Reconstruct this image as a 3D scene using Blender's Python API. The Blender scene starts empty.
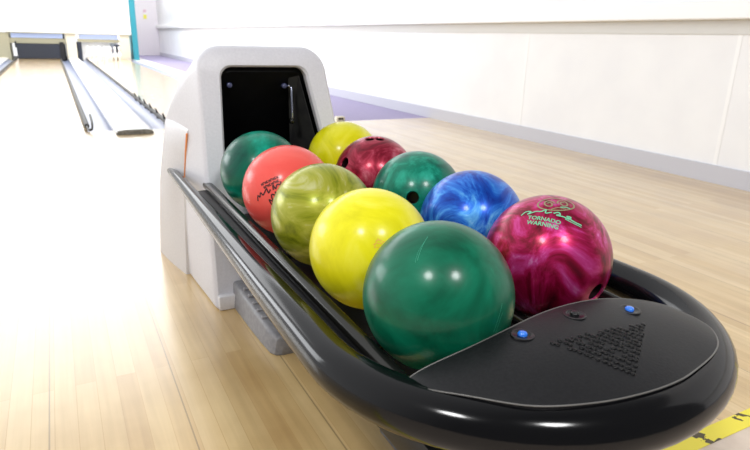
import bpy, bmesh, math, random
from mathutils import Vector, Matrix
from mathutils.bvhtree import BVHTree
random.seed(7)
PI = math.pi
COL = bpy.context.scene.collection
SC = bpy.context.scene

# ------------------------------------------------------------------ helpers
def s2l(c):
    c = c / 255.0
    return c / 12.92 if c <= 0.04045 else ((c + 0.055) / 1.055) ** 2.4
def rgb(r, g, b): return (s2l(r), s2l(g), s2l(b), 1.0)

def link(name, me, mat=None, parent=None, smooth=False):
    o = bpy.data.objects.new(name, me)
    COL.objects.link(o)
    if mat:
        me.materials.append(mat)
    if smooth:
        for p in me.polygons: p.use_smooth = True
    if parent: o.parent = parent
    return o
def obj(name, bm, mat=None, parent=None, smooth=False, angle=None):
    me = bpy.data.meshes.new(name)
    bmesh.ops.recalc_face_normals(bm, faces=bm.faces[:])
    bm.to_mesh(me); bm.free()
    o = link(name, me, mat, parent, smooth)
    if angle is not None:
        for p in me.polygons: p.use_smooth = True
        me.set_sharp_from_angle(angle=math.radians(angle))
    return o
def tag(o, label, cat, group=None):
    o['label'] = label; o['category'] = cat
    if group: o['group'] = group
    return o
def thing(name, label, cat, loc=(0, 0, 0), group=None):
    o = bpy.data.objects.new(name, None); COL.objects.link(o)
    o.location = loc; o.empty_display_size = 0.05
    return tag(o, label, cat, group)
def struct(name, bm, mat, label=None, **k):
    o = obj(name, bm, mat, **k); o['kind'] = 'structure'
    return o

def add_box(bm, x0, x1, y0, y1, z0, z1, bev=0.0, seg=2):
    r = bmesh.ops.create_cube(bm, size=1.0)
    vs = r['verts']
    for v in vs:
        v.co = Vector(((x0 + x1) / 2 + v.co.x * (x1 - x0), (y0 + y1) / 2 + v.co.y * (y1 - y0), (z0 + z1) / 2 + v.co.z * (z1 - z0)))
    if bev > 0:
        es = list({e for v in vs for e in v.link_edges})
        bmesh.ops.bevel(bm, geom=es, offset=bev, segments=seg, profile=0.5, affect='EDGES')
    return bm
def box(x0, x1, y0, y1, z0, z1, bev=0.0, seg=2):
    return add_box(bmesh.new(), x0, x1, y0, y1, z0, z1, bev, seg)

def add_tube(bm, pts, rad, n=16, cap=True):
    """sweep a circle along pts; rad is a number or one radius per point"""
    pts = [Vector(p) for p in pts]
    if not hasattr(rad, '__len__'): rad = [rad] * len(pts)
    rings = []
    up = Vector((0, 0, 1))
    for i, p in enumerate(pts):
        t = (pts[min(i + 1, len(pts) - 1)] - pts[max(i - 1, 0)]).normalized()
        a = t.cross(up)
        if a.length < 1e-4: a = t.cross(Vector((0, 1, 0)))
        a.normalize(); b = a.cross(t).normalized()
        rings.append([bm.verts.new(p + rad[i] * (math.cos(2 * PI * k / n) * a + math.sin(2 * PI * k / n) * b)) for k in range(n)])
    for i in range(len(rings) - 1):
        for k in range(n):
            bm.faces.new((rings[i][k], rings[i][(k + 1) % n], rings[i + 1][(k + 1) % n], rings[i + 1][k]))
    if cap:
        for ring, p, s, r in ((rings[0], pts[0], pts[0] - pts[1], rad[0]), (rings[-1], pts[-1], pts[-1] - pts[-2], rad[-1])):
            d = s.normalized()
            prev = ring
            for q in (0.35, 0.7, 0.92):
                c = math.sqrt(1 - q * q)
                nr = [bm.verts.new(p + (v.co - p) * c + d * r * q * 0.6) for v in ring]
                for k in range(n):
                    bm.faces.new((prev[k], prev[(k + 1) % n], nr[(k + 1) % n], nr[k]))
                prev = nr
            bm.faces.new(prev)
    return bm
def add_lathe(bm, prof, n=24, loc=(0, 0, 0)):
    loc = Vector(loc); rings = []
    for r, z in prof:
        rings.append([bm.verts.new(loc + Vector((r * math.cos(2 * PI * k / n), r * math.sin(2 * PI * k / n), z))) for k in range(n)])
    for i in range(len(rings) - 1):
        for k in range(n):
            bm.faces.new((rings[i][k], rings[i][(k + 1) % n], rings[i + 1][(k + 1) % n], rings[i + 1][k]))
    bm.faces.new(rings[0]); bm.faces.new(rings[-1])
    return bm
def crom(P, n):
    """smooth curve through the points P, n steps a span"""
    P = [Vector(p) for p in P]; out = []
    Q = [2 * P[0] - P[1]] + P + [2 * P[-1] - P[-2]]
    for i in range(1, len(Q) - 2):
        a, b, c, d = Q[i - 1], Q[i], Q[i + 1], Q[i + 2]
        for k in range(n):
            t = k / n
            out.append(0.5 * ((2 * b) + (c - a) * t + (2 * a - 5 * b + 4 * c - d) * t * t + (3 * b - a - 3 * c + d) * t ** 3))
    out.append(P[-1])
    return out

# ------------------------------------------------------------------ materials
def mat(name, color, rough=0.5, metal=0.0, coat=0.0, spec=0.5):
    m = bpy.data.materials.new(name); m.use_nodes = True
    b = m.node_tree.nodes['Principled BSDF']
    b.inputs['Base Color'].default_value = color
    b.inputs['Roughness'].default_value = rough
    b.inputs['Metallic'].default_value = metal
    b.inputs['Coat Weight'].default_value = coat
    b.inputs['Coat Roughness'].default_value = 0.09
    b.inputs['Specular IOR Level'].default_value = spec
    return m
def nodes(m): return m.node_tree.nodes, m.node_tree.links, m.node_tree.nodes['Principled BSDF']
def mixrgb(N, blend, fac, a, b, L):
    n = N.new('ShaderNodeMix'); n.data_type = 'RGBA'; n.blend_type = blend
    for key, val in (('Factor', fac),):
        if hasattr(val, 'is_linked'): L.new(val, n.inputs[0])
        else: n.inputs[0].default_value = val
    for idx, val in ((6, a), (7, b)):
        if hasattr(val, 'is_linked'): L.new(val, n.inputs[idx])
        else: n.inputs[idx].default_value = val
    return n.outputs[2]
def speckled(name, c1, c2, scale=60, rough=0.5, bump=0.0, **k):
    m = mat(name, c1, rough, **k); N, L, B = nodes(m)
    tc = N.new('ShaderNodeTexCoord'); nz = N.new('ShaderNodeTexNoise')
    nz.inputs['Scale'].default_value = scale; nz.inputs['Detail'].default_value = 5
    L.new(tc.outputs['Object'], nz.inputs['Vector'])
    rp = N.new('ShaderNodeValToRGB'); rp.color_ramp.elements[0].position = 0.35; rp.color_ramp.elements[1].position = 0.65
    rp.color_ramp.elements[0].color = c1; rp.color_ramp.elements[1].color = c2
    L.new(nz.outputs['Fac'], rp.inputs['Fac']); L.new(rp.outputs['Color'], B.inputs['Base Color'])
    if bump:
        bp = N.new('ShaderNodeBump'); bp.inputs['Strength'].default_value = bump; bp.inputs['Distance'].default_value = 0.002
        L.new(nz.outputs['Fac'], bp.inputs['Height']); L.new(bp.outputs['Normal'], B.inputs['Normal'])
    return m
def swirl(name, stops, scale=9.0, warp=1.6, seed=0.0, rough=0.34, stretch=(1, 1, 1), metal=0.0, coat=0.28):
    """marbled urethane: warped noise through a colour ramp"""
    m = mat(name, stops[0][1], rough, metal, coat, 0.16); N, L, B = nodes(m)
    B.inputs['Coat Roughness'].default_value = 0.16
    tc = N.new('ShaderNodeTexCoord'); mp = N.new('ShaderNodeMapping')
    mp.inputs['Location'].default_value = (seed, seed * 0.7, -seed); mp.inputs['Scale'].default_value = stretch
    L.new(tc.outputs['Object'], mp.inputs['Vector'])
    n1 = N.new('ShaderNodeTexNoise'); n1.inputs['Scale'].default_value = scale; n1.inputs['Detail'].default_value = 6
    n1.inputs['Distortion'].default_value = warp; n1.inputs['Roughness'].default_value = 0.58
    L.new(mp.outputs['Vector'], n1.inputs['Vector'])
    rp = N.new('ShaderNodeValToRGB'); e = rp.color_ramp.elements
    e[0].position, e[0].color = stops[0]
    e[1].position, e[1].color = stops[-1]
    for p, c in stops[1:-1]:
        q = e.new(p); q.color = c
    L.new(n1.outputs['Fac'], rp.inputs['Fac'])
    L.new(rp.outputs['Color'], B.inputs['Base Color'])
    return m

def wood(name, base, dark, light, board=0.043, joint=None, rough=0.3, seam=0.5):
    m = mat(name, base, rough, coat=1.0, spec=0.6); N, L, B = nodes(m)
    B.inputs['Coat Roughness'].default_value = 0.2
    tc = N.new('ShaderNodeTexCoord')
    mp = N.new('ShaderNodeMapping'); mp.inputs['Rotation'].default_value = (0, 0, PI / 2)
    L.new(tc.outputs['Object'], mp.inputs['Vector'])
    br = N.new('ShaderNodeTexBrick')
    br.inputs['Scale'].default_value = 1.0
    br.inputs['Brick Width'].default_value = 1.35; br.inputs['Row Height'].default_value = board
    br.inputs['Mortar Size'].default_value = 0.0008; br.inputs['Mortar Smooth'].default_value = 0.3
    br.inputs['Color1'].default_value = (0.12, 0.12, 0.12, 1); br.inputs['Color2'].default_value = (0.88, 0.88, 0.88, 1)
    br.inputs['Mortar'].default_value = (0.0, 0.0, 0.0, 1); br.offset = 0.37
    L.new(mp.outputs['Vector'], br.inputs['Vector'])
    rp = N.new('ShaderNodeValToRGB'); e = rp.color_ramp.elements
    e[0].position = 0.0; e[0].color = dark; e[1].position = 1.0; e[1].color = light
    q = e.new(0.45); q.color = base
    L.new(br.outputs['Color'], rp.inputs['Fac'])
    # grain
    mp2 = N.new('ShaderNodeMapping'); mp2.inputs['Scale'].default_value = (55, 2.2, 1)
    L.new(tc.outputs['Object'], mp2.inputs['Vector'])
    nz = N.new('ShaderNodeTexNoise'); nz.inputs['Scale'].default_value = 1.0; nz.inputs['Detail'].default_value = 6; nz.inputs['Distortion'].default_value = 0.4
    L.new(mp2.outputs['Vector'], nz.inputs['Vector'])
    gr = N.new('ShaderNodeValToRGB'); gr.color_ramp.elements[0].position = 0.3; gr.color_ramp.elements[1].position = 0.7
    gr.color_ramp.elements[0].color = (0.80, 0.76, 0.70, 1); gr.color_ramp.elements[1].color = (1.06, 1.06, 1.06, 1)
    L.new(nz.outputs['Fac'], gr.inputs['Fac'])
    c = mixrgb(N, 'MULTIPLY', 0.6, rp.outputs['Color'], gr.outputs['Color'], L)
    # worn blotches
    nb = N.new('ShaderNodeTexNoise'); nb.inputs['Scale'].default_value = 5.0; nb.inputs['Detail'].default_value = 5
    L.new(tc.outputs['Object'], nb.inputs['Vector'])
    bl = N.new('ShaderNodeValToRGB'); bl.color_ramp.elements[0].position = 0.3; bl.color_ramp.elements[1].position = 0.62
    bl.color_ramp.elements[0].color = (0.80, 0.74, 0.66, 1); bl.color_ramp.elements[1].color = (1, 1, 1, 1)
    L.new(nb.outputs['Fac'], bl.inputs['Fac'])
    c = mixrgb(N, 'MULTIPLY', 0.75, c, bl.outputs['Color'], L)
    if joint:
        sp = N.new('ShaderNodeSeparateXYZ'); L.new(tc.outputs['Object'], sp.inputs['Vector'])
        a = N.new('ShaderNodeMath'); a.operation = 'SUBTRACT'; a.inputs[1].default_value = joint[0]; L.new(sp.outputs['X'], a.inputs[0])
        pp = N.new('ShaderNodeMath'); pp.operation = 'PINGPONG'; pp.inputs[1].default_value = joint[1] / 2; L.new(a.outputs[0], pp.inputs[0])
        lt = N.new('ShaderNodeMath'); lt.operation = 'LESS_THAN'; lt.inputs[1].default_value = 0.0016; L.new(pp.outputs[0], lt.inputs[0])
        mu = N.new('ShaderNodeMath'); mu.operation = 'MULTIPLY'; mu.inputs[1].default_value = seam; L.new(lt.outputs[0], mu.inputs[0])
        c = mixrgb(N, 'MIX', mu.outputs[0], c, rgb(92, 66, 40), L)
    L.new(c, B.inputs['Base Color'])
    rr = N.new('ShaderNodeMapRange'); rr.inputs['To Min'].default_value = rough - 0.06; rr.inputs['To Max'].default_value = rough + 0.14
    L.new(nb.outputs['Fac'], rr.inputs['Value']); L.new(rr.outputs['Result'], B.inputs['Roughness'])
    return m

M = {}
M['approach'] = wood('maple_approach', rgb(217, 187, 132), rgb(203, 168, 112), rgb(227, 201, 150), board=0.043, joint=(0.163, 0.259), rough=0.30)
M['lane'] = wood('maple_lane', rgb(226, 196, 142), rgb(212, 178, 122), rgb(236, 210, 160), board=0.027, rough=0.2)
M['tile'] = speckled('pale_vinyl', rgb(222, 205, 188), rgb(208, 190, 172), 14, 0.5)
M['wall'] = speckled('white_wall', rgb(243, 243, 244), rgb(238, 238, 240), 3, 0.6)
M['ledge'] = mat('white_ledge', rgb(246, 246, 246), 0.4)
M['band'] = mat('grey_band', rgb(214, 213, 210), 0.6)
M['base'] = mat('grey_skirting', rgb(196, 196, 204), 0.5)
M['carpet'] = speckled('violet_carpet', rgb(172, 164, 190), rgb(156, 148, 178), 90, 0.95, spec=0.1)
M['panelwall'] = mat('lilac_panel', rgb(240, 234, 238), 0.6)
M['teal'] = mat('teal_paint', rgb(44, 142, 158), 0.45)
M['gutter'] = mat('gutter_plastic', rgb(146, 156, 184), 0.3, coat=0.2)
M['cap'] = mat('white_cap', rgb(240, 238, 234), 0.35, coat=0.3)
M['capend'] = speckled('grey_cap_end', rgb(120, 118, 112), rgb(160, 158, 152), 30, 0.5)
M['dkmetal'] = mat('dark_rail_metal', rgb(44, 41, 34), 0.5)
M['black'] = mat('matt_black', rgb(24, 24, 28), 0.6)
M['navy'] = mat('navy_board', rgb(38, 44, 58), 0.5)
M['khaki'] = mat('khaki_beam', rgb(170, 165, 140), 0.5)
M['bluegloss'] = mat('pale_blue_strip', rgb(186, 204, 246), 0.3, coat=0.5)
M['cream'] = mat('cream_paint', rgb(226, 218, 198), 0.5)
M['white'] = mat('white_board', rgb(250, 250, 250), 0.5)
M['pin'] = mat('pin_white', rgb(250, 250, 250), 0.2, coat=0.8)
M['pinred'] = mat('pin_red', rgb(190, 40, 40), 0.3)
M['yellowsign'] = mat('yellow_sign', rgb(240, 236, 90), 0.5)
M['pinksign'] = mat('pink_sign', rgb(226, 196, 206), 0.5)
M['shell'] = speckled('grey_moulding', rgb(222, 221, 227), rgb(216, 215, 221), 160, 0.42, bump=0.05)
M['shellbase'] = speckled('pale_grey_moulding', rgb(224, 222, 224), rgb(218, 216, 219), 160, 0.42, bump=0.05)
M['orange'] = mat('orange_line', rgb(236, 150, 90), 0.5)
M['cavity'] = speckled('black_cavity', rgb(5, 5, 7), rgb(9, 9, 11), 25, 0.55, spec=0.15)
M['lit_side'] = speckled('lit_charcoal_side', rgb(40, 40, 42), rgb(54, 54, 52), 30, 0.5)  # cavity wall with light painted in as a lighter tone
M['chrome'] = mat('chrome', rgb(190, 195, 215), 0.15, metal=1.0)
M['sensor'] = mat('blue_grey_lens', rgb(70, 75, 110), 0.2, coat=1.0)
M['railblk'] = mat('glossy_black_rail', rgb(10, 10, 12), 0.13, spec=0.3)
M['railin'] = mat('dark_steel_rail', rgb(60, 60, 58), 0.22, metal=0.85)
M['console'] = speckled('black_console', rgb(20, 20, 22), rgb(26, 26, 28), 240, 0.42, bump=0.12, spec=0.3)
M['trimline'] = mat('grey_seam_bead', rgb(98, 96, 93), 0.35)
M['button'] = mat('blue_button', rgb(40, 120, 230), 0.25, coat=1.0)
M['socket'] = mat('dark_socket', rgb(12, 12, 15), 0.3)
M['grille'] = mat('grille_black', rgb(6, 6, 7), 0.3, spec=0.3)
M['foot'] = speckled('grey_foot', rgb(150, 149, 152), rgb(136, 135, 139), 80, 0.5, bump=0.1)
M['pedestal'] = mat('dark_pedestal', rgb(20, 20, 23), 0.45)
M['plate'] = mat('grey_floor_plate', rgb(95, 97, 104), 0.5)
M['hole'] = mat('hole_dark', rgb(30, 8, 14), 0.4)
M['ink'] = mat('black_lettering', rgb(62, 18, 22), 0.5)
M['greenink'] = mat('mint_lettering', rgb(112, 190, 150), 0.4)
M['goldink'] = mat('olive_gold_lettering', rgb(140, 128, 96), 0.4)
M['orangeink'] = mat('orange_lettering', rgb(226, 170, 60), 0.4)
M['scratch'] = mat('pale_scuff', rgb(44, 140, 110), 0.5)
tp = mat('hazard_tape', rgb(236, 220, 70), 0.45)
N, L, B = nodes(tp)
tc = N.new('ShaderNodeTexCoord'); sp = N.new('ShaderNodeSeparateXYZ'); L.new(tc.outputs['Object'], sp.inputs['Vector'])
nz = N.new('ShaderNodeTexNoise'); nz.inputs['Scale'].default_value = 42; nz.inputs['Detail'].default_value = 4; L.new(tc.outputs['Object'], nz.inputs['Vector'])
a = N.new('ShaderNodeMath'); a.operation = 'MULTIPLY_ADD'; a.inputs[1].default_value = 0.7; L.new(sp.outputs['Y'], a.inputs[0]); L.new(sp.outputs['X'], a.inputs[2])
b_ = N.new('ShaderNodeMath'); b_.operation = 'MODULO'; b_.inputs[1].default_value = 0.15; L.new(a.outputs[0], b_.inputs[0])
c_ = N.new('ShaderNodeMath'); c_.operation = 'LESS_THAN'; c_.inputs[1].default_value = 0.038; L.new(b_.outputs[0], c_.inputs[0])
d_ = N.new('ShaderNodeMath'); d_.operation = 'GREATER_THAN'; d_.inputs[1].default_value = 0.47; L.new(nz.outputs['Fac'], d_.inputs[0])
e_ = N.new('ShaderNodeMath'); e_.operation = 'MULTIPLY'; L.new(c_.outputs[0], e_.inputs[0]); L.new(d_.outputs[0], e_.inputs[1])
L.new(mixrgb(N, 'MIX', e_.outputs[0], rgb(238, 222, 70), rgb(80, 68, 40), L), B.inputs['Base Color'])
M['tape'] = tp

# ------------------------------------------------------------------ the room
FOUL, END, WALLX, FARY = 5.27, 19.5, 3.45, 23.3
struct('floor', box(-3.2, WALLX, 0.575, FOUL, -0.04, 0.0), M['approach'])
struct('floor', box(-3.2, WALLX, -1.2, 0.575, -0.04, 0.0), M['tile'])
struct('floor', box(2.45, WALLX, FOUL, FARY, -0.05, -0.004), M['carpet'])
struct('floor', box(2.07, 2.45, FOUL, FARY, -0.05, -0.003), M['cap'])
struct('floor', box(-3.2, 2.07, END, FARY, -0.12, -0.07), M['black'])
struct('lane_floor', box(-0.87, 0.176, FOUL, END, -0.04, 0.0), M['lane'])
struct('lane_floor', box(0.822, 1.895, FOUL, END, -0.04, 0.0), M['lane'])
struct('lane_floor', box(-3.2, -1.62, FOUL, END, -0.04, 0.0), M['lane'])
def gutter(x0, x1):
    bm = bmesh.new(); n = 8; rows = []
    for y in (FOUL, END):
        r = []
        for k in range(n + 1):
            t = PI * k / n
            r.append(bm.verts.new(((x0 + x1) / 2 - (x1 - x0) / 2 * math.cos(t), y, -0.004 - 0.048 * math.sin(t))))
        rows.append(r)
    for k in range(n): bm.faces.new((rows[0][k], rows[0][k + 1], rows[1][k + 1], rows[1][k]))
    f = [bm.verts.new((x0, FOUL + 0.001, -0.06)), bm.verts.new((x1, FOUL + 0.001, -0.06))]
    bm.faces.new([f[0]] + rows[0] + [f[1]])
    return struct('gutter_floor', bm, M['gutter'], smooth=False, angle=50)
for g in ((-1.07, -0.87), (0.176, 0.366), (0.652, 0.822), (1.895, 2.07), (-1.62, -1.42)): gutter(*g)

struct('wall_right', box(WALLX, WALLX + 0.1, -1.2, FARY + 0.1, -0.05, 3.0), M['wall'])
struct('wall_far', box(1.6, WALLX, FARY, FARY + 0.1, -0.05, 3.0), M['panelwall'])
struct('baseboard_right', box(WALLX - 0.012, WALLX + 0.002, -1.2, FARY, -0.004, 0.108, 0.003, 1), M['base'])
struct('trim_1', box(WALLX - 0.075, WALLX + 0.002, -1.2, FARY, 0.935, 1.035, 0.008, 2), M['ledge'])
struct('trim_2', box(WALLX - 0.008, WALLX + 0.002, -1.2, FARY, 0.855, 0.94), M['band'])
for i, y in enumerate((0.4, 2.13, 3.88, 5.63, 7.38, 9.13, 10.9)):
    struct('trim_%d' % (i + 3), box(WALLX - 0.0015, WALLX + 0.002, y - 0.012, y + 0.012, 0.10, 0.86), M['ledge'])

# ------------------------------------------------------------------ between the lanes
def division(x0, x1, label):
    bm = bmesh.new(); w = (x1 - x0) / 2; cx = (x0 + x1) / 2
    prof = [(-w, 0.001), (-w, 0.015), (-w * 0.86, 0.032), (-w * 0.55, 0.038), (w * 0.55, 0.038), (w * 0.86, 0.032), (w, 0.015), (w, 0.001)]
    A = [bm.verts.new((cx + x, FOUL - 0.21, z)) for x, z in prof]
    Bv = [bm.verts.new((cx + x, END, z)) for x, z in prof]
    for k in range(len(prof) - 1): bm.faces.new((A[k], A[k + 1], Bv[k + 1], Bv[k]))
    t = thing('lane_divider', label, 'lane divider', (0, 0, 0))
    obj('cap', bm, M['cap'], t, angle=40)
    bm = bmesh.new()
    prof2 = [(x * 0.98, z) for x, z in prof]
    add = []
    for y in (FOUL - 0.238, FOUL - 0.21):
        add.append([bm.verts.new((cx + x, y, max(0.001, z - (0.002 if y < FOUL - 0.22 else 0)))) for x, z in prof2])
    n = len(prof)
    for k in range(n): bm.faces.new((add[0][k], add[0][(k + 1) % n], add[1][(k + 1) % n], add[1][k]))
    bm.faces.new(add[0]); bm.faces.new(add[1])
    obj('end_cap', bm, M['capend'], t)
    return t
division(0.367, 0.651, 'long white flat-topped divider between the two gutters, running to the pins')
division(-1.42, -1.071, 'pale divider at the far left edge beside the left lane gutter')

def bumper(x, label, spikes, hook):
    t = thing('bumper_rail', label, 'bumper rail', (x, FOUL, 0))
    bm = bmesh.new()
    add_tube(bm, [(0, 0.12, 0.03), (0, 4, 0.03), (0, 9, 0.03), (0, END - FOUL - 0.5, 0.03)], 0.02, 10)
    obj('rail', bm, M['dkmetal'], t, True)
    for k in range(12):
        y = 0.25 + k * 1.15
        obj('post', box(-0.006, 0.006, y - 0.01, y + 0.01, -0.005, 0.024), M['dkmetal'], t)
    if hook:
        bm = bmesh.new()
        add_tube(bm, crom([(0, 0.16, 0.03), (0.0, 0.02, 0.026), (0.012, -0.05, 0.022), (0.03, -0.04, 0.03), (0.038, 0.05, 0.07), (0.04, 0.3, 0.10)], 5), 0.009, 8)
        obj('hook', bm, M['dkmetal'], t, True)
    for k in range(spikes):
        y = 0.3 + k * 0.42
        bm = bmesh.new()
        add_tube(bm, [(0.0, y, 0.0), (-0.004, y, 0.05), (-0.02, y - 0.03, 0.095)], [0.014, 0.011, 0.005], 8)
        obj('bracket', bm, M['dkmetal'], t, True)
    return t
bumper(0.178, 'thin dark bumper rail with hooked end on the left lane edge', 0, True)
bumper(0.82, 'dark bumper rail with upright brackets along the right lane edge', 6, False)
bumper(-0.872, 'thin dark bumper rail along the far left gutter', 0, False)

t = thing('foul_sensor', 'small cream box on the floor just behind the ball return hood', 'sensor', (2.42, FOUL + 0.06, 0))
obj('body', box(-0.035, 0.055, -0.03, 0.03, -0.004, 0.04, 0.008, 2), M['cream'], t, angle=40)
obj('lens', box(-0.02, 0.035, -0.033, -0.026, 0.010, 0.028, 0.003, 1), M['black'], t)

# ------------------------------------------------------------------ the pin end
t = thing('masking_panel', 'large white masking board above the pin end of both lanes', 'panel', (0, END - 0.25, 0))
obj('board', box(-1.03, 2.09, 0, 0.05, 0.70, 2.9, 0.01, 1), M['white'], t)
obj('bottom_edge', box(-1.03, 2.09, 0.002, 0.048, 0.683, 0.70), M['khaki'], t)
tag(obj('masking_panel', box(-3.2, -1.06, END - 0.25, END - 0.2, 0.70, 2.9, 0.01, 1), M['white']), 'white masking board at the far left, cut by the photo edge', 'panel')
tag(obj('blue_strip', box(-0.95, 0.30, END - 0.15, END - 0.10, 0.555, 0.69), M['bluegloss']), 'pale blue strip above the black board of the left lane', 'strip')  # plain pale blue gloss colour
tag(obj('blue_strip', box(0.72, 1.72, END - 0.15, END - 0.10, 0.555, 0.70), M['bluegloss']), 'pale blue strip above the white pins of the right lane', 'strip')
tag(obj('cross_beam', box(-1.0, 0.36, END - 0.14, END - 0.06, 0.41, 0.553), M['khaki']), 'khaki cross beam between blue strip and black board, left lane', 'beam')
tag(obj('cross_beam', box(0.66, 1.76, END - 0.14, END - 0.06, 0.475, 0.553), M['khaki']), 'narrow khaki beam above the standing white pins', 'beam')
t = thing('sweep_board', 'black sweep board lowered across the end of the left lane', 'sweep board', (0, END - 0.30, 0))
obj('board', box(-0.84, 0.19, 0, 0.05, 0.012, 0.40, 0.008, 1), M['navy'], t)
obj('arm', box(-0.88, -0.842, 0, 0.3, 0.30, 0.46), M['black'], t)
obj('arm', box(0.192, 0.30, 0, 0.3, -0.02, 0.46), M['black'], t)
tag(obj('kickback_wall', box(0.37, 0.62, END - 0.2, END + 1.0, -0.07, 0.68), M['cream']), 'cream kickback partition between the two pin pits', 'partition')
tag(obj('kickback_wall', box(-1.30, -1.0, END - 0.2, END + 1.0, -0.07, 0.68), M['khaki']), 'khaki kickback partition left of the black sweep board', 'partition')
tag(obj('side_board', box(0.655, 0.75, END - 0.22, END + 0.8, -0.07, 0.47), M['navy']), 'narrow dark board left of the white pins', 'board')
tag(obj('side_board', box(1.58, 1.74, END - 0.22, END + 0.8, -0.05, 0.42), M['navy']), 'narrow dark board right of the white pins', 'board')
tag(obj('post', box(1.76, 2.03, END - 0.2, END + 0.2, -0.07, 0.69), M['cream']), 'cream post between the right lane pins and teal column', 'post')
tag(obj('teal_column', box(2.10, 2.25, END - 0.3, END + 0.5, -0.07, 3.0, 0.01, 1), M['teal']), 'tall narrow teal column beside the white masking board', 'column')
struct('trim_20', box(-0.9, 0.36, END + 0.9, END + 1.0, -0.07, 0.7), M['black'])
struct('trim_21', box(0.75, 1.76, END + 0.9, END + 1.0, -0.07, 0.7), M['band'])
struct('trim_22', box(-3.2, -1.31, END + 0.3, END + 0.4, -0.07, 0.7), M['black'])
tag(obj('yellow_sign', box(2.98, 3.09, FARY - 0.012, FARY, 1.24, 1.38, 0.004, 1), M['yellowsign']), 'small square yellow sign on the pale end wall', 'sign')
tag(obj('pink_sign', box(2.99, 3.09, FARY - 0.012, FARY, 1.45, 1.55, 0.004, 1), M['pinksign']), 'small pale pink plate above the yellow sign', 'sign')

# pins: one built with its parts, nine copies
PP = [(0.0254, 0.0), (0.0287, 0.02), (0.0415, 0.06), (0.0575, 0.105), (0.0605, 0.115), (0.0578, 0.15), (0.047, 0.185), (0.0313, 0.22), (0.0237, 0.25), (0.0228, 0.26), (0.0245, 0.28), (0.0297, 0.315), (0.0323, 0.343), (0.029, 0.362), (0.018, 0.376), (0.004, 0.381)]
pin_mesh = None
names = ['front pin of the white pin triangle', 'left pin in the second row of the pin triangle', 'right pin in the second row of the pin triangle',
         'left pin in the third row of the pin triangle', 'middle pin in the third row of the pin triangle', 'right pin in the third row of the pin triangle',
         'leftmost pin in the back row of the triangle', 'second pin from the left in the back row', 'third pin from the left in the back row', 'rightmost pin in the back row of the triangle']
pin0 = stripe0 = None
q = 0
for row in range(4):
    for k in range(row + 1):
        loc = (1.29 + (k - row / 2) * 0.27, 18.2 + row * 0.264, 0.0005)
        lab = 'white bowling pin, ' + names[q]; q += 1
        if pin0 is None:
            pin0 = thing('bowling_pin', lab, 'bowling pin', loc, 'white bowling pins on the right lane')
            body0 = obj('body', add_lathe(bmesh.new(), PP, 20), M['pin'], pin0, angle=60)
            stripe0 = obj('neck_stripe', add_lathe(bmesh.new(), [(0.0245, 0.244), (0.0252, 0.245), (0.0252, 0.252), (0.0245, 0.253)], 20), M['pinred'], pin0)
        else:
            c = pin0.copy(); COL.objects.link(c); c.location = loc; c['label'] = lab
            for ch in (body0, stripe0):
                d = ch.copy(); COL.objects.link(d); d.parent = c

# ------------------------------------------------------------------ hazard tape on the floor edge
bm = bmesh.new()
pts = [(-0.6, 0.572), (3.2, 0.568), (3.2, 0.606), (-0.6, 0.614)]
vs = [bm.verts.new((x, y, 0.0002)) for x, y in pts]; vt = [bm.verts.new((x, y, 0.0012)) for x, y in pts]
bm.faces.new(vt); bm.faces.new(vs)
for k in range(4): bm.faces.new((vs[k], vs[(k + 1) % 4], vt[(k + 1) % 4], vt[k]))
tag(obj('floor_tape', bm, M['tape']), 'worn yellow and black hazard tape on the floor edge', 'tape')

# ------------------------------------------------------------------ the ball return
BR = thing('ball_return', 'grey ball return with black rack loop and control console', 'ball return', (0.6, 1.2, 0))
BO = Vector((0.6, 1.2, 0))
def part(name, bm, m, parent=None, **k):
    bmesh.ops.translate(bm, vec=-BO, verts=bm.verts[:])
    return obj(name, bm, M[m], parent or BR, **k)

# hood
def rrect(xl0, xr0, xl1, xr1, z0, z1, rb, rt, n=8, side=6):
    """closed outline, tapering from bottom to top, rounded corners; counter-clockwise from bottom left"""
    P = []
    def lx(z): return xl0 + (xl1 - xl0) * (z - z0) / (z1 - z0)
    def rx(z): return xr0 + (xr1 - xr0) * (z - z0) / (z1 - z0)
    def arc(cx, cz, r, a0, a1):
        for k in range(n + 1):
            a = a0 + (a1 - a0) * k / n
            P.append((cx + r * math.cos(a), cz + r * math.sin(a)))
    def seg(p, q):
        for k in range(1, side): P.append((p[0] + (q[0] - p[0]) * k / side, p[1] + (q[1] - p[1]) * k / side))
    arc(lx(z0) + rb, z0 + rb, rb, PI, 1.5 * PI); a = P[-1]
    b = (rx(z0) - rb, z0); seg(a, b)
    arc(rx(z0) - rb, z0 + rb, rb, 1.5 * PI, 2 * PI); a = P[-1]
    b = (rx(z1 - rt), z1 - rt); seg(a, b)
    arc(rx(z1 - rt) - rt, z1 - rt, rt, 0, PI / 2); a = P[-1]
    b = (lx(z1 - rt) + rt, z1); seg(a, b)
    arc(lx(z1 - rt) + rt, z1 - rt, rt, PI / 2, PI); a = P[-1]
    seg(a, P[0])
    return P
SL = 0.24
outer = rrect(0.337, 0.840, 0.358, 0.748, 0.0, 0.746, 0.012, 0.075)
inner = rrect(0.408, 0.742, 0.426, 0.683, 0.355, 0.686, 0.02, 0.034)
cz, cx0 = 0.37, 0.565
def ring(bm, outl, fy, sx=1.0, sz=1.0, dz=0.0):
    return [bm.verts.new((cx0 + (x - cx0) * sx, fy(z), max(0.0, z * sz + dz))) for x, z in outl]
bm = bmesh.new()
R = []
def front(off): return lambda z: 1.60 + SL * z + off
inn = [(x, z) for x, z in outer]
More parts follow.
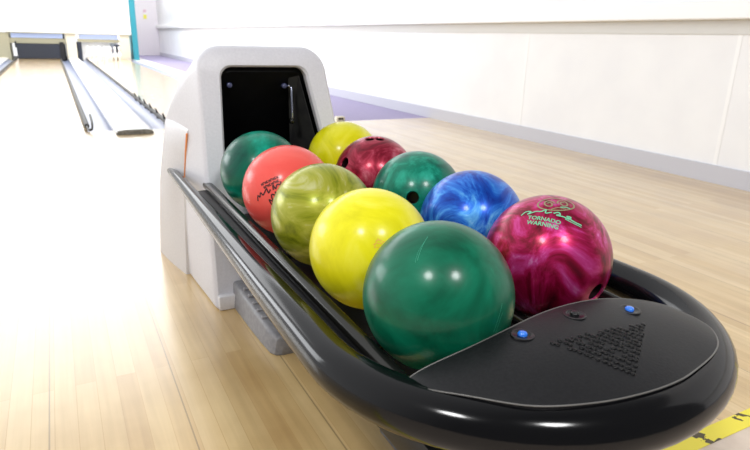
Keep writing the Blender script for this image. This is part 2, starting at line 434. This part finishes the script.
# front face with the mouth
r_in2 = ring(bm, inner, front(0.045))
r_in1 = ring(bm, [((x - cx0) * 1.0 + cx0, z) for x, z in inner], front(0.008))
r_in0 = ring(bm, [((x - 0.555) * 1.045 + 0.555, (z - 0.53) * 1.035 + 0.53) for x, z in inner], front(0.0))
r_o0 = ring(bm, [((x - cx0) * 0.955 + cx0, z * 0.986 if z > 0.3 else z) for x, z in outer], front(0.0))
r_o1 = ring(bm, [((x - cx0) * 0.985 + cx0, z * 0.996 if z > 0.3 else z) for x, z in outer], front(0.007))
r_o2 = ring(bm, outer, front(0.025))
# going back the top falls and the left side swings out a little
def back_ring(yb, yt, top, dxl, taper):
    o = []
    for x, z in outer:
        zz = z / 0.746 * top
        f = z / 0.746
        xx = x
        if x < cx0: xx = x + dxl * (0.3 + 0.7 * f) * min(1, (cx0 - x) / 0.15)
        else: xx = x - taper * min(1, (x - cx0) / 0.15)
        o.append(bm.verts.new((xx, yb + (yt - yb) * f, zz)))
    return o
rings = [r_in2, r_in1, r_in0, r_o0, r_o1, r_o2,
         back_ring(1.70, 1.85, 0.725, -0.010, 0.0), back_ring(1.80, 1.93, 0.665, -0.032, 0.005), back_ring(1.92, 2.0, 0.595, -0.050, 0.01),
         back_ring(2.03, 2.06, 0.535, -0.060, 0.015), back_ring(2.13, 2.07, 0.49, -0.062, 0.02), back_ring(2.17, 2.08, 0.46, -0.04, 0.04)]
n = len(outer)
for a, b in zip(rings[:-1], rings[1:]):
    for k in range(n): bm.faces.new((a[k], a[(k + 1) % n], b[(k + 1) % n], b[k]))
bm.faces.new(rings[-1])
shell = part('hood', bm, 'shell', angle=38)
# lower side skirts with their ledge, outside the hood (left one shows)
def skirt(mx):
    """rows go down the outer face; each row runs from the front edge to the back edge"""
    rows = [((0.350, 1.845, 0.503), (0.335, 2.02, 0.516)), ((0.338, 1.845, 0.501), (0.308, 2.02, 0.514)), ((0.332, 1.846, 0.490), (0.300, 2.025, 0.500)),
            ((0.328, 1.87, 0.42), (0.286, 2.035, 0.42)), ((0.322, 1.90, 0.30), (0.271, 2.06, 0.30)), ((0.316, 1.91, 0.15), (0.268, 2.12, 0.15)), ((0.312, 1.92, 0.0), (0.269, 2.19, 0.0)), ((0.345, 1.92, 0.0), (0.33, 2.19, 0.0))]
    bm = bmesh.new(); g = []
    for a, b in rows:
        a, b = Vector(a), Vector(b); r = []
        for k in range(9):
            p = a.lerp(b, k / 8); p.x -= 0.004 * math.sin(PI * k / 8)
            if mx: p.x = 1.16 - p.x
            r.append(bm.verts.new(p))
        g.append(r)
    for r0, r1 in zip(g[:-1], g[1:]):
        for k in range(8): bm.faces.new((r0[k], r0[k + 1], r1[k + 1], r1[k]))
    for k in (0, 8): bm.faces.new([r[k] for r in g])
    for k in range(8): bm.faces.new((g[0][k], g[0][k + 1], g[-1][k + 1], g[-1][k]))
    return bm
part('side_skirt', skirt(False), 'shellbase', angle=35)
part('side_skirt', skirt(True), 'shellbase', angle=35)
bm = bmesh.new()
add_tube(bm, [(0.3315, 1.846, 0.485), (0.328, 1.868, 0.42), (0.325, 1.883, 0.36), (0.3225, 1.897, 0.31)], 0.0032, 8)
part('orange_line', bm, 'orange', smooth=True)
# mouth interior
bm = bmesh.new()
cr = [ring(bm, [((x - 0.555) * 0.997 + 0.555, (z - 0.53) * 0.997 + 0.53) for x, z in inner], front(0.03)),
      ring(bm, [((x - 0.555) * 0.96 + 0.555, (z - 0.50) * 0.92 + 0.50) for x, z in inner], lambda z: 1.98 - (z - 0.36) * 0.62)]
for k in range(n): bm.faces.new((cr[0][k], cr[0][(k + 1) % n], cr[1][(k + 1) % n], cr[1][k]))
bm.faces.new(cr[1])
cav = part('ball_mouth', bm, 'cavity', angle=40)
bm = bmesh.new()   # inner right wall, its faint light put into a paler charcoal
vs = [bm.verts.new(p) for p in ((0.670, 1.785, 0.660), (0.716, 1.725, 0.42), (0.680, 1.90, 0.42), (0.642, 1.80, 0.652))]
vs2 = [bm.verts.new(v.co + Vector((0.004, 0.004, 0))) for v in vs]
bm.faces.new(vs); bm.faces.new(vs2)
for k in range(4): bm.faces.new((vs[k], vs[(k + 1) % 4], vs2[(k + 1) % 4], vs2[k]))
part('lit_inner_side', bm, 'lit_side')
bm = bmesh.new(); add_tube(bm, [(0.648, 1.79, 0.625), (0.646, 1.78, 0.57), (0.645, 1.775, 0.53)], 0.0035, 8)
part('guide_bar', bm, 'chrome', smooth=True)
for (x, y, z), mm in (((0.455, 1.79, 0.632), 'sensor'), ((0.628, 1.795, 0.628), 'sensor'), ((0.639, 1.785, 0.629), 'chrome'), ((0.645, 1.775, 0.52), 'railin')):
    bm = bmesh.new(); rr = 0.004 if mm == 'chrome' else 0.0085
    add_tube(bm, [(x, y + 0.012, z), (x, y, z)], rr, 12)
    part('sensor', bm, mm, smooth=True)

# black rack loop
ex, ey, rx_, ry_ = 0.615, 0.69, 0.318, 0.303
LOOPZ = 0.338
pts, rad = [], []
def lr(y): # thick at the front, slimmer towards the hood
    t = max(0.0, min(1.0, (y - 0.75) / 1.15)); return 0.034 - 0.019 * t
for y in (2.05, 1.9, 1.7, 1.5, 1.3, 1.1, 0.95, 0.82):
    pts.append((ex - rx_ + 0.006 * max(0, (y - 1.0)), y, LOOPZ + 0.004 * (y - 0.7))); rad.append(lr(y))
for k in range(0, 33):
    a = PI + PI * k / 32
    pts.append((ex + rx_ * math.cos(a), ey + ry_ * math.sin(a), LOOPZ)); rad.append(0.034 + 0.004 * math.sin(PI * k / 32))
for y in (0.82, 0.95, 1.1, 1.3, 1.5, 1.62):
    pts.append((ex + rx_, y, LOOPZ + 0.004 * (y - 0.7))); rad.append(lr(y) if y < 1.4 else lr(y))
bm = bmesh.new(); add_tube(bm, pts, rad, 28)
part('guard_rail', bm, 'railblk', smooth=True)
for x, z, r in ((0.3575, 0.3425, 0.0135), (0.5286, 0.3192, 0.0115), (0.662, 0.3172, 0.0115), (0.8285, 0.3425, 0.0125)):
    y1 = 1.72 if x < 0.8 else 1.60
    y0 = 0.555 if x < 0.8 else 0.60
    bm = bmesh.new()
    add_tube(bm, [(x, y0, z + 0.00965 * (y0 - 0.656)), (x, 1.1, z + 0.00965 * (1.1 - 0.656)), (x, y1, z + 0.00965 * (y1 - 0.656))], r, 16)
    part('support_rail', bm, 'railin', smooth=True)
bm = bmesh.new()
vs = [[bm.verts.new((x, y, z + 0.008 * (y - 0.656))) for x, z in ((0.312, 0.333), (0.362, 0.334), (0.362, 0.324), (0.312, 0.323))] for y in (0.60, 1.1, 1.70)]
for a, b in zip(vs[:-1], vs[1:]):
    for k in range(4): bm.faces.new((a[k], a[(k + 1) % 4], b[(k + 1) % 4], b[k]))
bm.faces.new(vs[0]); bm.faces.new(vs[-1])
part('side_web', bm, 'pedestal')
# cross ties under the rails
for y in (0.78, 1.24):
    bm = bmesh.new(); add_tube(bm, crom([(0.305, y, 0.325), (0.38, y, 0.292), (0.6, y, 0.285), (0.82, y, 0.292), (0.925, y, 0.325)], 6), 0.010, 10)
    part('cross_tie', bm, 'pedestal', smooth=True)

# console
FP = [(0.338, 0.548, 0.366), (0.352, 0.515, 0.373), (0.384, 0.478, 0.377), (0.440, 0.426, 0.3785), (0.512, 0.398, 0.379), (0.582, 0.387, 0.379), (0.645, 0.387, 0.379), (0.698, 0.397, 0.3785), (0.752, 0.412, 0.378), (0.793, 0.433, 0.377), (0.826, 0.466, 0.375), (0.838, 0.502, 0.374)]
BP = [(0.338, 0.548, 0.366), (0.372, 0.547, 0.380), (0.443, 0.544, 0.396), (0.510, 0.550, 0.405), (0.575, 0.560, 0.409), (0.64, 0.565, 0.409), (0.70, 0.562, 0.406), (0.76, 0.550, 0.398), (0.808, 0.532, 0.387), (0.838, 0.502, 0.374)]
def resample(P, n):
    c = crom(P, 12); ln = [0.0]
    for a, b in zip(c[:-1], c[1:]): ln.append(ln[-1] + (b - a).length)
    out = []; j = 0
    for k in range(n + 1):
        s = ln[-1] * k / n
        while j < len(ln) - 2 and ln[j + 1] < s: j += 1
        t = (s - ln[j]) / max(1e-9, ln[j + 1] - ln[j]); out.append(c[j].lerp(c[j + 1], t))
    return out
NS, NT = 56, 18
F, Bk = resample(FP, NS), resample(BP, NS)
bm = bmesh.new(); G = []
for j in range(NT + 1):
    t = j / NT
    G.append([bm.verts.new(F[i].lerp(Bk[i], t) + Vector((0, 0, 0.010 * math.sin(PI * t) ** 0.8 * math.sin(PI * i / NS)))) for i in range(1, NS)])
for j in range(NT):
    for i in range(NS - 2): bm.faces.new((G[j][i], G[j][i + 1], G[j + 1][i + 1], G[j + 1][i]))
ca, cb = bm.verts.new(F[0]), bm.verts.new(F[-1])
for j in range(NT):
    bm.faces.new((ca, G[j][0], G[j + 1][0])); bm.faces.new((cb, G[j + 1][-1], G[j][-1]))
loop = [ca] + G[0] + [cb] + G[NT][::-1]
tree = BVHTree.FromBMesh(bm)
low = [bm.verts.new((v.co.x + (ex - v.co.x) * 0.03, v.co.y + (0.5 - v.co.y) * 0.03, 0.315)) for v in loop]
mid = [bm.verts.new((v.co.x * 0.999 + ex * 0.001, v.co.y, v.co.z - 0.006)) for v in loop]
m_ = len(loop)
for k in range(m_):
    bm.faces.new((loop[k], loop[(k + 1) % m_], mid[(k + 1) % m_], mid[k]))
    bm.faces.new((mid[k], mid[(k + 1) % m_], low[(k + 1) % m_], low[k]))
bm.faces.new(low)
edge_pts = [v.co.copy() for v in loop]
console = part('console', bm, 'console', angle=50)
bm = bmesh.new(); add_tube(bm, [p + Vector((0, 0, -0.0004)) for p in edge_pts] + [edge_pts[0]], 0.0012, 6, cap=False)
part('edge_bead', bm, 'trimline', console, smooth=True)
def on_console(x, y):
    h, nrm, _, _ = tree.ray_cast(Vector((x, y, 1.0)), Vector((0, 0, -1)))
    if h is None: return Vector((x, y, 0.38)), Vector((0, 0, 1))
    return h, (nrm if nrm.z > 0 else -nrm)
def add_disc(bm, p, nrm, prof, n=16, sx=1.0):
    q = nrm.to_track_quat('Z', 'Y').to_matrix()
    rings = [[bm.verts.new(p + q @ Vector((r * sx * math.cos(2 * PI * k / n), r * math.sin(2 * PI * k / n), z))) for k in range(n)] for r, z in prof]
    for a, b in zip(rings[:-1], rings[1:]):
        for k in range(n): bm.faces.new((a[k], a[(k + 1) % n], b[(k + 1) % n], b[k]))
    bm.faces.new(rings[-1]); bm.faces.new(rings[0])
for (x, y), blue in (((0.508, 0.525), True), ((0.611, 0.534), False), ((0.708, 0.520), True)):
    h, nr = on_console(x, y)
    bm = bmesh.new(); add_disc(bm, h, nr, [(0.0165, -0.001), (0.0160, 0.0009), (0.0135, 0.0014), (0.0115, 0.0006), (0.0105, 0.0002)], 28)
    s = part('button_socket', bm, 'socket', console, angle=60)
    bm = bmesh.new(); add_disc(bm, h + nr * 0.0002, nr, [(0.0066, -0.001), (0.0066, 0.0026), (0.0052, 0.0046), (0.002, 0.0053)], 20)
    b = part('button', bm, 'button' if blue else 'socket', console, angle=60)
    b['label'] = 'blue push button' if blue else 'black push button'
A, Bv, Cv = Vector((0.530, 0.492)), Vector((0.692, 0.482)), Vector((0.588, 0.412))
bm = bmesh.new(); NG = 14
for i in range(NG + 1):
    for j in range(NG + 1 - i):
        u, v = i / NG, j / NG
        p = A + (Bv - A) * u + (Cv - A) * v
        p = p + Vector((random.uniform(-.0012, .0012), random.uniform(-.0012, .0012)))
        if random.random() < 0.06: continue
        h, nr = on_console(p.x, p.y)
        add_disc(bm, h, nr, [(0.0036, -0.0008), (0.0034, 0.0009), (0.0022, 0.0017), (0.0008, 0.0020)], 8)
part('speaker_grille', bm, 'grille', console, angle=60)

part('reflection_blocker', box(0.37, 0.82, 0.50, 1.70, 0.20, 0.268, 0.02, 2), 'pedestal', angle=40)  # added dark block, unseen under the balls, darkens what they reflect
# what it stands on
part('pedestal', box(0.53, 0.74, 0.72, 0.88, 0.0, 0.318, 0.02, 3), 'pedestal', angle=40)
part('floor_plate', box(0.505, 0.775, 0.72, 0.90, 0.0, 0.018, 0.006, 2), 'plate', angle=40)
bm = bmesh.new()
o = []
for y, xl, xr, top in ((1.278, 0.425, 0.515, 0.036), (1.283, 0.41, 0.522, 0.048), (1.30, 0.401, 0.527, 0.056), (1.36, 0.396, 0.53, 0.064), (1.45, 0.392, 0.53, 0.071), (1.62, 0.388, 0.53, 0.078)):
    o.append([bm.verts.new((x, y, z)) for x, z in rrect(xl, xr, xl + 0.006, xr - 0.006, 0.0, top, 0.006, 0.012, n=4, side=3)])
for a, b in zip(o[:-1], o[1:]):
    for k in range(len(a)): bm.faces.new((a[k], a[(k + 1) % len(a)], b[(k + 1) % len(a)], b[k]))
bm.faces.new(o[0]); bm.faces.new(o[-1])
foot = part('foot', bm, 'foot', angle=40)
for y in (1.375, 1.415, 1.455, 1.50, 1.545):
    zt = 0.062 + (y - 1.36) * 0.078
    part('rib', box(0.405, 0.515, y - 0.006, y + 0.006, zt - 0.004, zt + 0.009, 0.003, 1), 'foot', foot, angle=40)
part('front_plinth', box(0.345, 0.79, 1.592, 1.64, 0.0, 0.045, 0.006, 2), 'shellbase', angle=40)

# ------------------------------------------------------------------ bowling balls
RB = 0.108
RIGHT = Vector((0.8851, -0.4647, 0.0268))
def basis(nv):
    nv = Vector(nv).normalized()
    e1 = (RIGHT - nv * RIGHT.dot(nv)).normalized(); e2 = nv.cross(e1)
    return nv, e1, e2
def wrap(nv, e1, e2, x, y, r):
    d = math.hypot(x, y)
    if d < 1e-9: return nv * r
    a = d / RB
    return (nv * math.cos(a) + (e1 * x + e2 * y) / d * math.sin(a)) * r
def add_stroke(bm, frame, pts, w, lift=0.0005):
    """a flat pen stroke printed on the ball"""
    nv, e1, e2 = frame; P = [Vector((x, y)) for x, y in pts]
    prev = None
    for i, p in enumerate(P):
        t = P[min(i + 1, len(P) - 1)] - P[max(i - 1, 0)]
        s = Vector((-t.y, t.x)).normalized() * w / 2 if t.length > 0 else Vector((0, w / 2))
        q = (bm.verts.new(wrap(nv, e1, e2, p.x + s.x, p.y + s.y, RB + lift)), bm.verts.new(wrap(nv, e1, e2, p.x - s.x, p.y - s.y, RB + lift)))
        if prev: bm.faces.new((prev[0], prev[1], q[1], q[0]))
        prev = q
def rot2(pts, deg, ox=0, oy=0):
    a = math.radians(deg); c, s = math.cos(a), math.sin(a)
    return [(ox + x * c - y * s, oy + x * s + y * c) for x, y in pts]
def smooth2(P, n=6): return [(v.x, v.y) for v in crom([(x, y, 0) for x, y in P], n)]

def sphere_bm():
    bm = bmesh.new(); bmesh.ops.create_uvsphere(bm, u_segments=96, v_segments=56, radius=RB); return bm
plain = None
def ball(loc, material, label, holes=()):
    global plain
    me = bpy.data.meshes.new('bowling_ball')
    bm = sphere_bm(); bm.to_mesh(me); bm.free()
    if holes:
        me.materials.append(material); me.materials.append(M['hole'])
        tmp = bpy.data.objects.new('tmp', me); COL.objects.link(tmp)
        for nv, hr in holes:
            bm = bmesh.new()
            nv = Vector(nv).normalized()
            add_disc(bm, nv * (RB - 0.0005), nv, [(hr + 0.0037, 0.012), (hr + 0.0022, 0.0), (hr, -0.003), (hr, -0.045)], 28)
            bmesh.ops.recalc_face_normals(bm, faces=bm.faces[:])
            m2 = bpy.data.meshes.new('cutter'); bm.to_mesh(m2); bm.free()
            m2.materials.append(material); m2.materials.append(M['hole'])
            cut = bpy.data.objects.new('cutter', m2); COL.objects.link(cut)
            md = tmp.modifiers.new('b', 'BOOLEAN'); md.operation = 'DIFFERENCE'; md.object = cut; md.solver = 'EXACT'
            dg = bpy.context.evaluated_depsgraph_get()
            res = bpy.data.meshes.new_from_object(tmp.evaluated_get(dg))
            tmp.modifiers.clear(); bpy.data.objects.remove(cut)
            tmp.data = res
        me = tmp.data; me.name = 'bowling_ball'
        bpy.data.objects.remove(tmp)
        print('BALL', len(me.polygons))
        nrm = [None] * len(me.loops)
        for p in me.polygons:
            p.use_smooth = True
            on = all(me.vertices[v].co.length > RB - 0.0012 for v in p.vertices)
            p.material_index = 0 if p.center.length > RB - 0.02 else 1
            for li in p.loop_indices:
                nrm[li] = me.vertices[me.loops[li].vertex_index].co.normalized() if on else p.normal
        me.normals_split_custom_set([tuple(v) for v in nrm])
        while len(me.materials) > 2: me.materials.pop()
    else:
        me.materials.append(material)
        for p in me.polygons: p.use_smooth = True
    o = bpy.data.objects.new('bowling_ball', me); COL.objects.link(o)
    o.location = loc
    return tag(o, label, 'bowling ball', 'bowling balls on the return rack')

def Lp(i): return (0.4586 + 0.0012 * i, 0.6562 + 0.2176 * i, 0.4166 + 0.0021 * i)
def Rp(i): return (0.7323 - 0.0026 * i, 0.7204 + 0.2178 * i, 0.4146 + 0.0021 * i)
g_dark, g_mid, g_hi = rgb(0, 56, 38), rgb(4, 92, 66), rgb(22, 132, 98)
M['b_green'] = swirl('green_urethane', [(0.25, g_dark), (0.5, g_mid), (0.62, rgb(8, 106, 78)), (0.82, g_hi)], 7, 2.2, 1.3)
M['b_teal'] = swirl('teal_pearl', [(0.25, rgb(4, 74, 62)), (0.5, rgb(8, 118, 94)), (0.75, rgb(50, 178, 150))], 10, 2.6, 5.1)
M['b_teal2'] = swirl('teal_deep_pearl', [(0.25, rgb(4, 66, 56)), (0.5, rgb(6, 108, 84)), (0.7, rgb(20, 160, 134)), (0.85, rgb(110, 200, 186))], 5.5, 1.4, 9.7)
M['b_yellow'] = swirl('yellow_urethane', [(0.25, rgb(206, 198, 10)), (0.5, rgb(226, 218, 26)), (0.78, rgb(238, 232, 92))], 8, 1.8, 2.4)
M['b_yellow2'] = swirl('yellow_urethane_far', [(0.25, rgb(198, 196, 6)), (0.5, rgb(220, 214, 20)), (0.78, rgb(236, 230, 80))], 9, 1.8, 7.9)
M['b_olive'] = swirl('olive_pearl', [(0.28, rgb(92, 100, 14)), (0.46, rgb(140, 146, 30)), (0.62, rgb(164, 164, 60)), (0.8, rgb(206, 206, 160))], 8, 3.0, 4.2, stretch=(1, 0.5, 1.6), metal=0.25)
M['b_pink'] = swirl('coral_urethane', [(0.2, rgb(226, 74, 66)), (0.5, rgb(236, 90, 82)), (0.8, rgb(240, 112, 100))], 5, 1.0, 3.0)
M['b_blue'] = swirl('blue_cloud_pearl', [(0.3, rgb(6, 34, 128)), (0.46, rgb(16, 78, 180)), (0.56, rgb(44, 116, 208)), (0.66, rgb(90, 164, 226)), (0.8, rgb(190, 216, 244))], 11, 2.6, 6.3, metal=0.3)
M['b_maroon'] = swirl('maroon_pearl', [(0.28, rgb(80, 10, 24)), (0.48, rgb(142, 26, 50)), (0.6, rgb(176, 56, 80)), (0.76, rgb(216, 132, 150))], 10, 3.4, 8.8, metal=0.4)
M['b_magenta'] = swirl('magenta_pearl', [(0.28, rgb(64, 4, 22)), (0.42, rgb(126, 8, 44)), (0.52, rgb(170, 22, 80)), (0.62, rgb(196, 60, 134)), (0.76, rgb(226, 156, 206))], 8, 3.6, 11.2, stretch=(1.3, 1.3, 0.55), metal=0.45)

b1 = ball(Lp(0), M['b_green'], 'large plain green bowling ball nearest the console, front of the row')
b2 = ball(Lp(1), M['b_yellow'], 'yellow bowling ball between the green front ball and the olive ball')
b3 = ball(Lp(2), M['b_olive'], 'olive green marbled bowling ball between the yellow and coral balls')
b4 = ball(Lp(3), M['b_pink'], 'coral pink bowling ball with dark scribbled lettering')
b5 = ball(Lp(4), M['b_teal2'], 'teal green bowling ball at the mouth of the grey hood, behind coral ball')
b6 = ball(Rp(0), M['b_magenta'], 'shiny magenta marbled bowling ball with mint green lettering and finger holes', [((0.142, -0.949, -0.27), 0.0155), ((0.50, -0.82, -0.20), 0.0145), ((0.30, -0.82, -0.62), 0.0125)])
b7 = ball(Rp(1), M['b_blue'], 'bright blue cloudy bowling ball behind the magenta ball')
b8 = ball(Rp(2), M['b_teal'], 'teal green bowling ball between the blue and maroon balls', [((-0.594, -0.774, 0.218), 0.0135)])
b9 = ball(Rp(3), M['b_maroon'], 'dark maroon bowling ball with two finger holes on top', [((-0.21, -0.111, 0.971), 0.0115), ((0.0, -0.215, 0.975), 0.0115), ((-0.90, -0.12, 0.42), 0.0145)])
b10 = ball(Rp(4), M['b_yellow2'], 'yellow bowling ball beside the hood, last behind the maroon ball')

for b, k in ((b1, 1.023), (b6, 1.014)): b.scale = (k, k, k)
b1.location += Vector((0, -0.002, 0.002)); b6.location += Vector((0, -0.001, 0.001))
b10.location += Vector((0.018, 0.0, 0.008)); b9.location += Vector((0.006, 0.0, 0.001)); b8.location += Vector((0.004, 0, 0))
# printing on the magenta ball
fr = basis((-0.42, -0.44, 0.795))
def text_on(bm, frame, s, size, deg, ox, oy, shear=0.0):
    cu = bpy.data.curves.new('t', 'FONT'); cu.body = s; cu.size = size; cu.shear = shear; cu.resolution_u = 3
    cu.align_x = 'CENTER'; cu.align_y = 'CENTER'; cu.offset = 0.00022
    o = bpy.data.objects.new('t', cu); COL.objects.link(o)
    me = bpy.data.meshes.new_from_object(o.evaluated_get(bpy.context.evaluated_depsgraph_get()))
    bpy.data.objects.remove(o); bpy.data.curves.remove(cu)
    tb = bmesh.new(); tb.from_mesh(me); bpy.data.meshes.remove(me)
    bmesh.ops.triangulate(tb, faces=tb.faces[:])
    bmesh.ops.subdivide_edges(tb, edges=[e for e in tb.edges if e.calc_length() > 0.004], cuts=1)
    for v in tb.verts:
        x, y = rot2([(v.co.x, v.co.y)], deg, ox, oy)[0]
        v.co = wrap(*frame, x, y, RB + 0.0005)
    m2 = bpy.data.meshes.new('x'); tb.to_mesh(m2); tb.free(); bm.from_mesh(m2); bpy.data.meshes.remove(m2)
bm = bmesh.new()
text_on(bm, fr, 'TORNADO', 0.0105, -24, -0.0125, 0.0035)
text_on(bm, fr, 'WARNING', 0.0105, -24, -0.0165, -0.0055)
obj('lettering', bm, M['greenink'], b6)
bm = bmesh.new()
add_stroke(bm, fr, smooth2([(-0.047, 0.024), (-0.038, 0.029), (-0.03, 0.026), (-0.036, 0.022), (-0.022, 0.0235), (-0.014, 0.021), (-0.006, 0.0235), (-0.008, 0.016), (0.002, 0.016)]), 0.0022)
add_stroke(bm, fr, smooth2([(0.004, 0.0135), (0.012, 0.015), (0.014, 0.010), (0.008, 0.009), (0.018, 0.0055), (0.026, 0.001), (0.030, 0.005), (0.024, 0.006), (0.033, -0.003), (0.046, -0.009)]), 0.0025)
add_stroke(bm, fr, smooth2([(0.020, 0.001), (0.032, -0.0065), (0.045, -0.0125)]), 0.0016)
add_stroke(bm, fr, smooth2([(0.018, 0.028), (0.026, 0.0285), (0.034, 0.026)]), 0.0024)
obj('script_stroke', bm, M['greenink'], b6)
fe = basis((-0.16, -0.22, 0.962))
bm = bmesh.new()
add_stroke(bm, fe, smooth2([(0.030 * math.cos(a * PI / 10), 0.019 * math.sin(a * PI / 10)) for a in range(21)], 2), 0.0026)
for ox, hand in ((-0.0115, 1), (0.0115, -1)):
    add_stroke(bm, fe, smooth2([(ox + hand * (0.0095 - 0.0005 * a) * math.cos(a * PI / 5), (0.0115 - 0.0006 * a) * math.sin(a * PI / 5)) for a in range(15)], 2), 0.0027)
add_stroke(bm, fe, smooth2([(-0.012, -0.0155), (0.0, -0.012), (0.012, -0.0155)]), 0.002)
obj('emblem', bm, M['goldink'], b6)

# scribbled lettering on the coral ball
fp = basis((-0.66, -0.69, 0.25))
bm = bmesh.new()
def letters(x0, x1, y, h, deg, ox, oy, n, w):
    for k in range(n):
        x = x0 + (x1 - x0) * k / n; d = (x1 - x0) / n * 0.55; q = k % 4
        for st in ([(x, y), (x, y + h)], [(x + d, y + (0 if q != 1 else h * .5)), (x + d, y + h)] if q != 3 else [(x + d, y), (x, y + h * .6)],
                   [(x, y + h), (x + d, y + h)] if q % 2 else [(x, y + h * .5), (x + d, y + h * .5)]):
            add_stroke(bm, fp, rot2(st, deg, ox, oy), w)
letters(-0.021, 0.024, 0.0, 0.0058, 24, 0.002, 0.0155, 9, 0.0017)
letters(-0.016, 0.024, 0.0, 0.0058, 24, 0.0045, 0.0070, 8, 0.0017)
add_stroke(bm, fp, rot2(smooth2([(-0.036, -0.008), (-0.030, 0.003), (-0.026, -0.002), (-0.020, 0.006), (-0.016, -0.001), (-0.008, 0.004), (-0.002, 0.008), (-0.001, -0.002), (0.006, 0.003)]), 22, 0.0, -0.006), 0.0031)
add_stroke(bm, fp, rot2(smooth2([(0.010, 0.0), (0.013, 0.010), (0.016, 0.001), (0.022, 0.008), (0.030, 0.006), (0.032, 0.012)]), 22, 0.002, -0.006), 0.0031)
add_stroke(bm, fp, rot2(smooth2([(-0.008, -0.006), (-0.002, 0.006), (0.001, -0.004), (0.006, 0.004), (0.012, 0.008), (0.016, 0.001), (0.022, 0.006)]), 50, 0.006, -0.026), 0.0031)
obj('lettering', bm, M['ink'], b4)
# little triangle mark on the yellow ball
fy = basis((-0.319, -0.851, 0.417)); bm = bmesh.new()
add_stroke(bm, fy, [(-0.006, -0.007), (0.0, 0.008), (0.008, -0.006), (-0.006, -0.007)], 0.0011)
add_stroke(bm, fy, smooth2([(-0.008, -0.003), (-0.002, 0.0), (0.004, -0.001), (0.012, 0.004)]), 0.0011)
add_stroke(bm, fy, smooth2([(-0.004, 0.003), (0.003, 0.005), (0.009, 0.002)]), 0.001)
obj('emblem', bm, M['orangeink'], b2)
# scuffs on the front green ball
bm = bmesh.new()
f1 = basis((-0.46, -0.30, 0.836)); add_stroke(bm, f1, smooth2([(-0.010, -0.018), (-0.003, 0.0), (0.006, 0.020)]), 0.0009); obj('scuff', bm, M['scratch'], b1); bm = bmesh.new(); add_stroke(bm, f1, smooth2([(-0.013, -0.020), (-0.008, -0.006), (0.001, 0.010)]), 0.0006)
obj('scuff', bm, M['scratch'], b1); bm = bmesh.new(); f2 = basis((0.206, -0.977, 0.047)); add_stroke(bm, f2, smooth2([(-0.006, -0.016), (0.0, 0.0), (0.010, 0.020)]), 0.0009); obj('scuff', bm, M['scratch'], b1); bm = bmesh.new(); add_stroke(bm, f2, smooth2([(-0.001, -0.018), (0.003, -0.004), (0.010, 0.008)]), 0.0007)
obj('scuff', bm, M['scratch'], b1)

# ------------------------------------------------------------------ light
W = bpy.data.worlds.new('world'); SC.world = W; W.use_nodes = True
wn, wl = W.node_tree.nodes, W.node_tree.links
wt = wn.new('ShaderNodeTexCoord'); wd = wn.new('ShaderNodeVectorMath'); wd.operation = 'DOT_PRODUCT'
wd.inputs[1].default_value = (-0.42, 0.9, 0.1)
wl.new(wt.outputs['Generated'], wd.inputs[0])
wm = wn.new('ShaderNodeMapRange'); wm.interpolation_type = 'SMOOTHSTEP'
wm.inputs['From Min'].default_value = -0.25; wm.inputs['From Max'].default_value = 0.85
wm.inputs['To Min'].default_value = 0.15; wm.inputs['To Max'].default_value = 1.0
wl.new(wd.outputs['Value'], wm.inputs['Value'])
wn['Background'].inputs['Color'].default_value = (0.97, 0.98, 1.0, 1)
wl.new(wm.outputs['Result'], wn['Background'].inputs['Strength'])
def area(name, loc, rot, sx, sy, power, col=(1, 1, 1)):
    l = bpy.data.lights.new(name, 'AREA'); l.shape = 'RECTANGLE'; l.size = sx; l.size_y = sy; l.energy = power; l.color = col
    o = bpy.data.objects.new(name, l); COL.objects.link(o); o.location = loc; o.rotation_euler = rot
    return o
area('lane_ceiling_light', (-0.2, 11.8, 3.4), (0, 0, 0), 6.0, 9.5, 450, (0.97, 0.985, 1.0))
area('pin_end_fill', (0.9, 17.6, 3.2), (0, 0, 0), 4.4, 0.3, 110)  # added fill, brightens the pin end
area('corner_fill', (2.7, 20.8, 3.2), (math.radians(25), 0, 0), 1.2, 0.3, 45)  # added fill aimed at the dim end wall
area('window_light', (-5.0, 10.5, 2.1), (0, math.radians(-84), 0), 2.0, 9.0, 330, (0.94, 0.97, 1.0))
for p in ((-1.34, -0.46, 2.9), (0.52, -1.43, 2.9)):
    l = area('ceiling_lamp', p, (math.radians(25), math.radians(-10), 0), 0.6, 0.6, 46)
    l.data.shape = 'DISK'
area('pit_lamp', (1.2, END + 0.3, 0.66), (math.radians(-20), 0, 0), 0.8, 0.3, 26)

# ------------------------------------------------------------------ camera
cam = bpy.data.cameras.new('camera'); co = bpy.data.objects.new('camera', cam); COL.objects.link(co)
r = Vector((0.8851, -0.4647, 0.0268)); u = Vector((0.1175, 0.2787, 0.9532)); f = Vector((0.4504, 0.8405, -0.3012))
co.matrix_world = Matrix(((r.x, u.x, -f.x, 0.0), (r.y, u.y, -f.y, 0.0), (r.z, u.z, -f.z, 0.775), (0, 0, 0, 1)))
cam.sensor_width = 36.0; cam.lens = 588.4 / 750 * 36.0; cam.clip_start = 0.02
cam.dof.use_dof = True; cam.dof.focus_distance = 1.05; cam.dof.aperture_fstop = 9.0
SC.camera = co
SC.view_settings.view_transform = 'Standard'; SC.view_settings.look = 'None'
SC.view_settings.exposure = 0.24; SC.view_settings.gamma = 1.0
SC.view_settings.use_curve_mapping = False
